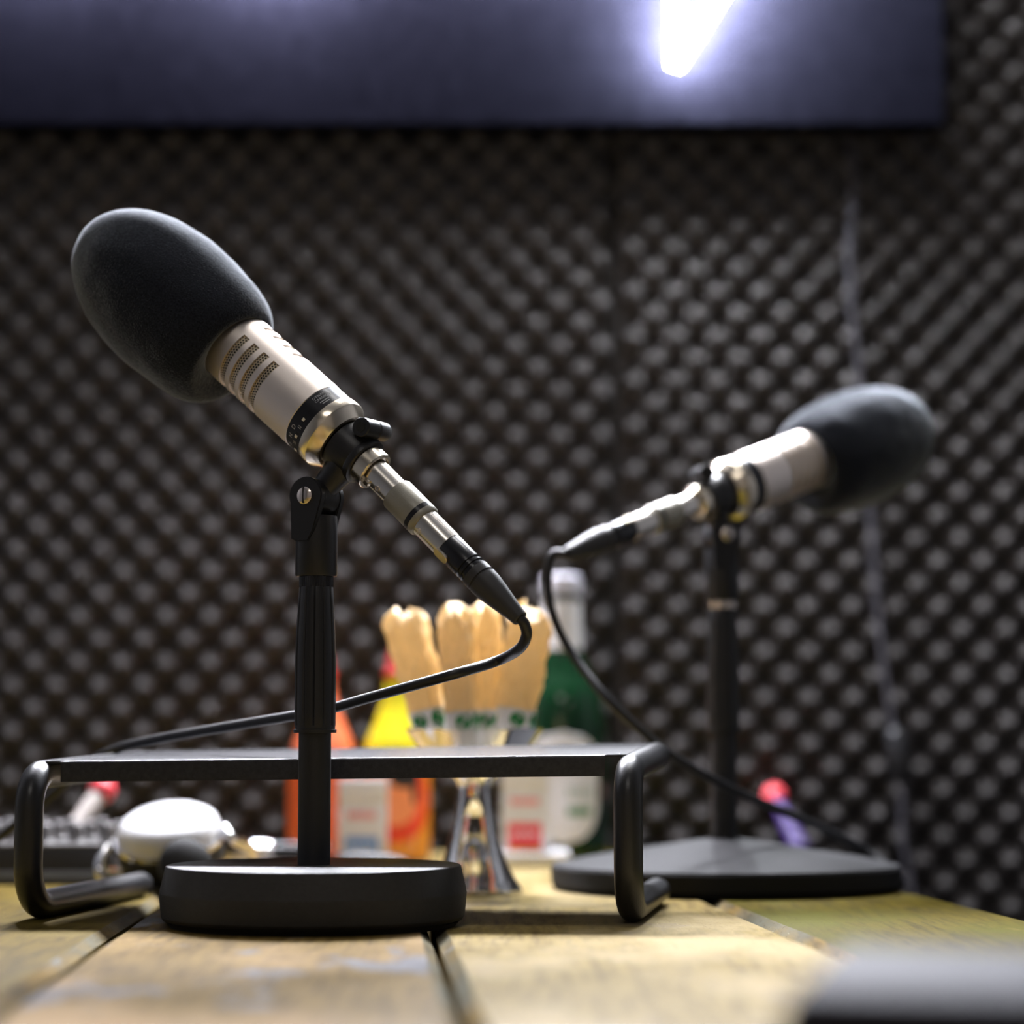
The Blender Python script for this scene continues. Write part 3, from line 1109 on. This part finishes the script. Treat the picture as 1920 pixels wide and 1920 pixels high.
# arched label
arch = []
lw, z0_, z1_ = 0.0385, zt(1580), zt(1372)
n = 26
g = G()
vv, ff = [], []
for i in range(n + 1):
    z = z0_ + (z1_ - z0_) * i / n
    lo, hi = z - z0_, z1_ - z
    w_ = lw
    if lo < lw:
        w_ = math.sqrt(max(0, lw * lw - (lw - lo) ** 2))
    if hi < lw * 0.8:
        w_ = min(w_, lw * math.sqrt(max(0, 1 - ((lw * 0.8 - hi) / (lw * 0.8)) ** 2)))
    for j in range(13):
        a = (-w_ + 2 * w_ * j / 12) / rB
        vv.append(((rB + 0.0005) * math.sin(a), -(rB + 0.0005) * math.cos(a), z))
for i in range(n):
    for j in range(12):
        q = i * 13 + j
        ff.append((q, q + 1, q + 14, q + 13))
lab = g.add(vv, ff).obj('label', 'paper_white', t)
for j in range(5):
    x = 0.004 + j * 0.0058
    wrap_rect(rB, x, x + 0.0040, zt(1493), zt(1475)).obj('print_mark', 'ink_greygreen', lab)
wrap_rect(rB, 0.004, 0.029, zt(1527), zt(1511)).obj('print_mark', 'ink_green', lab)

# cigarette-size packs
CIG = 'slim card packs'


def card_pack(px, d, z, rect_m, extra, label, yaw):
    c = W(px, 1390, d)
    t = thing('card_pack', label, 'pack', (c.x, d, z), CIG)
    t.rotation_euler = (0, 0, yaw)
    w2, h, dp = 0.0225, 0.080, 0.020
    box(-w2, w2, 0, dp, 0, h * 0.70, 0.0012).obj('carton', 'pack_white', t)
    lid = box(-w2, w2, 0, dp, h * 0.703, h, 0.0012).obj('lid', 'pack_white', t)
    pr = box(-0.0165, 0.0145, -0.0006, 0.0002, 0.0045, 0.0270).obj('printed_panel', rect_m, t, smooth=False)
    for j in range(4):
        box(-0.0125 + j * 0.0062, -0.0085 + j * 0.0062, -0.0009, -0.0004, 0.0150, 0.0190).obj('print_mark', 'pack_white', pr, smooth=False)
    wd = [0.0040, 0.0034, 0.0038, 0.0032, 0.0040, 0.0034]
    x = -0.0145
    for w_ in wd:
        box(x, x + w_, -0.0006, 0.0002, 0.0435, 0.0500).obj('print_mark', 'pack_pink', t, smooth=False)
        x += w_ + 0.0009
    if extra:
        box(-0.0165, 0.0145, -0.0006, 0.0002, 0.0008, 0.0043).obj('printed_strip', 'pack_gold', t, smooth=False)


slabc = W(1003, 1390, 2.14)
fl = thing('flat_box', 'flat white box lying under the pack with the red panel', 'box', (slabc.x, 2.14, 0))
box(-0.032, 0.032, 0.0, 0.075, 0.0, 0.0125, 0.0012).obj('carton', 'pack_white', fl)
box(-0.030, 0.030, -0.0004, 0.0002, 0.003, 0.0095).obj('side_flap', 'paper_white', fl, smooth=False)
card_pack(681, 2.16, 0.0, 'pack_blue', False, 'white card pack with blue panel beside the round red label', math.radians(2))
card_pack(986, 2.16, 0.0125, 'pack_red', True, 'white card pack with red panel in front of the green bottle', math.radians(-3))

# stemmed glass with paper wraps
GLD = 1.775
c = W(890, 1390, GLD)
glz = lambda y: W(890, y, GLD).z
gl = thing('stemmed_glass', 'clear stemmed glass holding the brown paper wraps', 'glass', (c.x, GLD, 0))
zr = glz(1366)
outer = [(0.0, 0.0), (0.0, 0.0350), (0.0020, 0.0365), (0.0045, 0.0358), (0.0130, 0.0300), (0.0300, 0.0220), (0.0550, 0.0157), (0.0740, 0.0128), (0.0820, 0.0128), (0.0900, 0.0190), (0.1010, 0.0350), (zr - 0.003, 0.0515), (zr, 0.0532)]
inner = [(zr + 0.0002, 0.0522), (zr - 0.003, 0.0500), (0.1020, 0.0335), (0.0915, 0.0175), (0.0860, 0.0090), (0.0845, 0.0)]
so = catmull([Vector((z, r, 0)) for z, r in outer[1:]], 4)
si = catmull([Vector((z, r, 0)) for z, r in inner], 4)
vlathe([(p.x, max(p.y, 0)) for p in so] + [(p.x, max(p.y, 0)) for p in si], 64).obj('glass', 'clear_glass', gl, angle=80)
cav = vlathe([(0.0050, 0.0), (0.0050, 0.0300), (0.0130, 0.0268), (0.0300, 0.0190), (0.0550, 0.0128), (0.0720, 0.0098), (0.0760, 0.0)], 48)
cav.f = [tuple(reversed(q)) for q in cav.f]
cav.obj('hollow_foot', 'clear_glass', gl, angle=80)
vlathe([(0.0048, 0.0080), (0.0120, 0.0075), (0.0200, 0.0090), (0.0290, 0.0105), (0.0370, 0.0085), (0.0410, 0.0040), (0.0415, 0.0)], 32).obj('inner_bulb', 'clear_glass', gl, angle=80)


def paper_wrap(top_px, bot_px, w_px, label, seed, dy):
    d = GLD + dy
    p_t, p_b = W(*top_px, d), W(*bot_px, d)
    ax = (p_t - p_b)
    L = ax.length
    rad = w_px / 2 / (FPX / d)
    m = frame(p_b, ax, Vector((0, -1, 0)))
    t = thing('paper_wrap', label, 'wrap', mtx=m, group='paper wraps in the stemmed glass')
    fs = 0.34        # lower printed sleeve share
    rnd = random.Random(seed)
    n, rings = 36, 22
    v, f = [], []
    for i in range(rings + 1):
        u = i / rings
        x = L * (fs + (1 - fs) * u)
        r = rad * (0.86 + 0.16 * u) * (1.0 if u < 0.86 else math.sqrt(max(0.03, 1 - ((u - 0.86) / 0.15) ** 2)))
        for k in range(n):
            a = 2 * PI * k / n
            cr = 0.24 * noise.noise(Vector((math.cos(a) * 1.6 + seed, math.sin(a) * 1.6, u * 3.0))) + 0.20 * noise.noise(Vector((math.cos(a) * 4, math.sin(a) * 4 + seed, u * 9)))
            v.append((x + 0.014 * max(0, (u - 0.7) / 0.3) * noise.noise(Vector((math.cos(a) * 1.7, math.sin(a) * 1.7 + seed, 2))), r * (1 + cr) * math.cos(a), r * (1 + cr) * math.sin(a)))
    for i in range(rings):
        for k in range(n):
            k2 = (k + 1) % n
            f.append((i * n + k, (i + 1) * n + k, (i + 1) * n + k2, i * n + k2))
    f.append(tuple(range(n)))
    f.append(tuple(rings * n + k for k in reversed(range(n))))
    mesh_obj('kraft_top', v, f, 'kraft_paper', t, angle=28)
    sl = lathe([(0.0, rad * 0.45), (L * 0.10, rad * 0.72), (L * (fs + 0.005), rad * 0.88), (L * (fs + 0.005), rad * 0.5)], 36).obj('sleeve', 'sleeve_paper', t)
    for j in range(2):
        gd = G()
        n2 = 16
        vv = []
        for k in range(n2):
            a = 2 * PI * k / n2
            xx = L * (fs * 0.80) + 0.0055 * math.cos(a) * (1.3 if j else 1)
            aa = (-0.5 + j * 1.1 + 0.3 * (seed % 3)) + 0.0075 * math.sin(a) / rad
            rr = rad * (0.72 + (xx - L * 0.10) / (L * (fs + 0.005 - 0.10)) * 0.16) + 0.0004
            vv.append((xx, rr * math.cos(aa), rr * math.sin(aa)))
        gd.add(vv, [tuple(range(n2))]).obj('printed_logo', 'ink_brightgreen', sl, smooth=False)


paper_wrap((758, 1152), (822, 1425), 82, 'brown paper wrap leaning furthest left in the glass', 3, 0.004)
paper_wrap((853, 1146), (872, 1432), 70, 'bright brown paper wrap in the middle, left of its darker neighbour', 5, -0.012)
paper_wrap((908, 1142), (908, 1430), 66, 'brown paper wrap in the middle with the highest twisted top', 8, 0.012)
paper_wrap((998, 1146), (955, 1425), 86, 'brown paper wrap furthest right, next to the green bottle', 11, 0.0)

# headphones
HD = 1.815
hc = W(320, 1390, HD)
hp = thing('headphones', 'headphones with a white domed ear cup lying on the table', 'headphones', (hc.x, HD, 0))
cup_n = Vector((-0.06, -0.36, 0.93)).normalized()
cup_c = Vector((0, 0, W(320, 1562, HD).z))
fm = frame(cup_c, cup_n, Vector((1, 0, 0)))
lathe([(-0.004, 0.0400), (0.004, 0.0398), (0.010, 0.0372), (0.014, 0.0310), (0.0165, 0.0200), (0.0175, 0.0)], 56).xf(fm).obj('ear_cup', 'headphone_white', hp)
lathe([(-0.007, 0.0385), (-0.007, 0.0425), (-0.003, 0.0430), (-0.003, 0.0385)], 56, True).xf(fm).obj('rim', 'chrome', hp)
lathe([(-0.030, 0.0250), (-0.032, 0.0320), (-0.028, 0.0390), (-0.018, 0.0410), (-0.0075, 0.0395), (-0.0075, 0.02)], 56).xf(fm).obj('ear_cushion', 'ear_cushion', hp)
c2 = Vector((0.019, -0.046, 0.0215))
f2 = frame(c2, Vector((0.15, -0.90, 0.35)).normalized(), Vector((1, 0, 0)))
lathe([(-0.012, 0.0120), (-0.012, 0.0190), (-0.004, 0.0205), (0.005, 0.0195), (0.008, 0.0140), (0.009, 0.0)], 48).xf(f2).obj('pivot_housing', 'ear_cushion', hp)
arc = [fm @ Vector((0.002, 0.0425, 0.0)), fm @ Vector((-0.004, 0.050, -0.010)), Vector((0.060, 0.030, 0.030)), Vector((0.050, 0.085, 0.012)), Vector((0.0, 0.110, 0.008)), Vector((-0.05, 0.085, 0.010)), Vector((-0.058, 0.03, 0.014)), Vector((-0.046, -0.005, 0.022))]
tube(catmull(arc, 8), 0.0042, 12).obj('headband', 'chrome', hp)
tube(catmull([Vector((-0.046, -0.010, 0.034)), Vector((-0.050, -0.022, 0.022)), Vector((-0.046, -0.026, 0.010)), Vector((-0.036, -0.020, 0.0045))], 6), 0.0045, 12).obj('yoke', 'chrome', hp)

# audio mixer
MX1 = W(226, 1390, 1.90).x
mx = thing('audio_mixer', 'low black audio mixer with rows of small knobs behind the headphones', 'mixer', (MX1, 1.885, 0))
box(-0.34, 0.0, 0.0, 0.22, 0.0, 0.030, 0.003).obj('chassis', 'mixer_black', mx)
box(-0.335, -0.004, -0.004, 0.0005, 0.002, 0.011, 0.0008).obj('front_strip', 'mixer_grey', mx)
box(-0.34, 0.0, 0.0015, 0.012, 0.0300, 0.0325, 0.001).obj('front_edge', 'knob_grey', mx)
kn = vlathe([(0.030, 0.0078), (0.032, 0.0080), (0.034, 0.0062), (0.046, 0.0054), (0.047, 0.0042), (0.047, 0.0)], 20)
first = None
for j in range(3):
    for i in range(12):
        x, y = -0.014 - i * 0.0262, 0.050 + j * 0.055
        if first is None:
            first = kn.obj('knob', 'knob_grey', mx)
            o = first
        else:
            o = first.copy()
            COL.objects.link(o)
        o.location = (x, y, 0)
        o.parent = mx


# pens
def pen(label, tail, ball, r0, r1, body_m, rb, ball_scale=1.0):
    ax = ball - tail
    L = ax.length
    m = frame(tail, ax, Vector((0, -1, 0)))
    t = thing('novelty_pen', label, 'pen', mtx=m, group='red ball topped pens')
    lathe([(0, r0 * 0.6), (0.002, r0), (L * 0.55, (r0 + r1) / 2), (L - rb * 0.6, r1), (L - rb * 0.5, 0)], 24).obj('barrel', body_m, t)
    prof = [(L + rb * math.sin(math.radians(a)), rb * math.cos(math.radians(a))) for a in range(-75, 91, 15)]
    lathe(prof, 28).obj('ball', 'pen_red', t)


pen('purple pen with a red ball top leaning on the foam beside the far stand', T(1503, 1598, 0.003), W(1452, 1493, 2.435), 0.0105, 0.0062, 'pen_purple', 0.0118)
pen('pale grey pen with a red ball top rising behind the audio mixer', W(118, 1580, 2.06), W(192, 1482, 2.10), 0.0070, 0.0085, 'pen_grey', 0.0120)

# torch and pouch
tc_ = W(472, 1390, 2.20)
to = thing('pocket_torch', 'small black torch with a silver head lying left of the near stand pole', 'torch', (tc_.x, 2.20, 0))
fm = frame((0, 0, 0.0115), Vector((1, 0.10, 0)))
lathe([(0.0, 0.0085), (0.002, 0.0112), (0.016, 0.0112), (0.020, 0.0092), (0.022, 0.0)], 32).xf(fm).obj('head', 'chrome', to)
lathe([(0.020, 0.0), (0.020, 0.0088), (0.070, 0.0088), (0.074, 0.0070), (0.074, 0.0)], 32).xf(fm).obj('barrel', 'black_gloss', to)
pc = W(700, 1390, 2.065)
po = thing('eyeglass_pouch', 'flat black pouch lying behind the drum base', 'pouch', (pc.x, 2.065, 0))
vv, ff = [], []
nu, nv = 28, 10
for i in range(nv + 1):
    ph = PI / 2 * i / nv
    for k in range(nu):
        a = 2 * PI * k / nu
        vv.append((0.040 * math.cos(ph) ** 0.6 * math.cos(a), 0.020 * math.cos(ph) ** 0.6 * math.sin(a), 0.0175 * math.sin(ph) * (1 - 0.25 * math.cos(ph) * math.cos(a))))
for i in range(nv):
    for k in range(nu):
        k2 = (k + 1) % nu
        ff.append((i * nu + k, i * nu + k2, (i + 1) * nu + k2, (i + 1) * nu + k))
ff.append(tuple(reversed(range(nu))))
G().add(vv, ff).obj('shell', 'black_satin', po)
tube([(0.040 * math.cos(2 * PI * k / 40), 0.020 * math.sin(2 * PI * k / 40), 0.004) for k in range(41)], 0.0012, 8).obj('zip', 'black_gloss', po)

# dark case in the near right corner
cs = thing('equipment_case', 'dark out of focus case in the near right corner of the table', 'case', (0.172, 0.69, 0))
cs.rotation_euler = (0, 0, math.radians(-14))
box(-0.085, 0.12, -0.07, 0.08, 0.0, 0.026, 0.006, 3).obj('tray', 'case_dark', cs)
box(-0.085, 0.12, -0.07, 0.08, 0.0265, 0.047, 0.007, 3).obj('lid', 'case_dark', cs)
box(-0.02, 0.05, -0.074, -0.0695, 0.020, 0.034, 0.002).obj('clasp', 'black_satin', cs)

# ------------------------------------------------------------------ sign board, neon, wall cable
BD = 2.405
bz, bx1 = W(900, 233, BD).z, W(1772, 150, BD).x
board = thing('sign_board', 'dark grey hanging sign board above the microphones', 'sign board', (0, BD, bz))
box(-1.0, bx1, 0.0, 0.040, 0.0, 0.72, 0.002).obj('panel', 'sign_board', board, smooth=False)
for x in (-0.7, 0.35):
    box(x - 0.02, x + 0.02, 0.040, WALL_Y + 0.03 - BD, 0.25, 0.30).obj('bracket', 'mixer_black', board, smooth=False)
ND = BD - 0.030
tip = W(1266, 122, ND)
neon = thing('neon_sign', 'glowing white neon sign with a sharp V corner on the dark board', 'neon sign', tip)
up1 = W(1270, -620, ND) - tip
up2 = W(1740, -620, ND) - tip
tube([Vector((0, 0, 0)), up1 * 0.5, up1], 0.0060, 16).obj('neon_tube', 'neon_white', neon)
tube([Vector((0.001, 0, 0)), up2 * 0.5, up2], 0.0060, 16).obj('neon_tube', 'neon_white', neon)
for a, b in (((1240, -620), (1020, -120)), ((1020, -120), (800, -620)), ((640, -120), (640, -620)), ((640, -120), (400, -120)),
             ((400, -120), (400, -620)), ((180, -120), (180, -620)), ((180, -120), (-40, -620)), ((-40, -620), (-40, -120))):  # unseen strokes above the frame; glow implies some, extra tubing added for light
    pa, pb = W(*a, ND) - tip, W(*b, ND) - tip
    tube([pa, (pa + pb) / 2, pb], 0.0060, 14).obj('neon_tube', 'neon_lavender', neon)
for p in (up1 * 0.4, up2 * 0.4, up1 * 0.9, up2 * 0.9):
    lathe([(0, 0.005), (0.024, 0.005)], 12).xf(frame(p + Vector((0, 0.006, 0)), (0, 1, 0))).obj('standoff', 'black_plastic', neon)

WC = WALL_Y - 0.022
pts = [W(1590, 225, WC), W(1597, 300, WC), W(1598, 380, WC), W(1593, 470, WC), W(1597, 570, WC), W(1610, 690, WC), W(1626, 850, WC), W(1636, 1000, WC), W(1645, 1130, WC), W(1660, 1260, WC), W(1676, 1370, WC)]
pts2 = [W(1694, 1465, WC), W(1692, 1540, WC), W(1698, 1600, WC), W(1712, 1680, WC), W(1722, 1800, WC), W(1724, 2100, WC)]
wc = thing('wall_cable', 'grey cable hanging down the foam wall with an inline switch', 'cable', pts[0])
tube([p - pts[0] for p in catmull(pts, 8)], 0.0029, 10).obj('cord', 'wall_cable_grey', wc)
tube([p - pts[0] for p in catmull(pts2, 8)], 0.0029, 10).obj('cord', 'wall_cable_grey', wc)
mid = pts2[0] - pts[-1]
lathe([(-0.002, 0.004), (0.0, 0.0075), (0.004, 0.0095), (mid.length - 0.004, 0.0095), (mid.length, 0.0075), (mid.length + 0.002, 0.004)], 20).xf(frame(pts[-1] - pts[0], mid)).obj('inline_switch', 'black_plastic', wc)
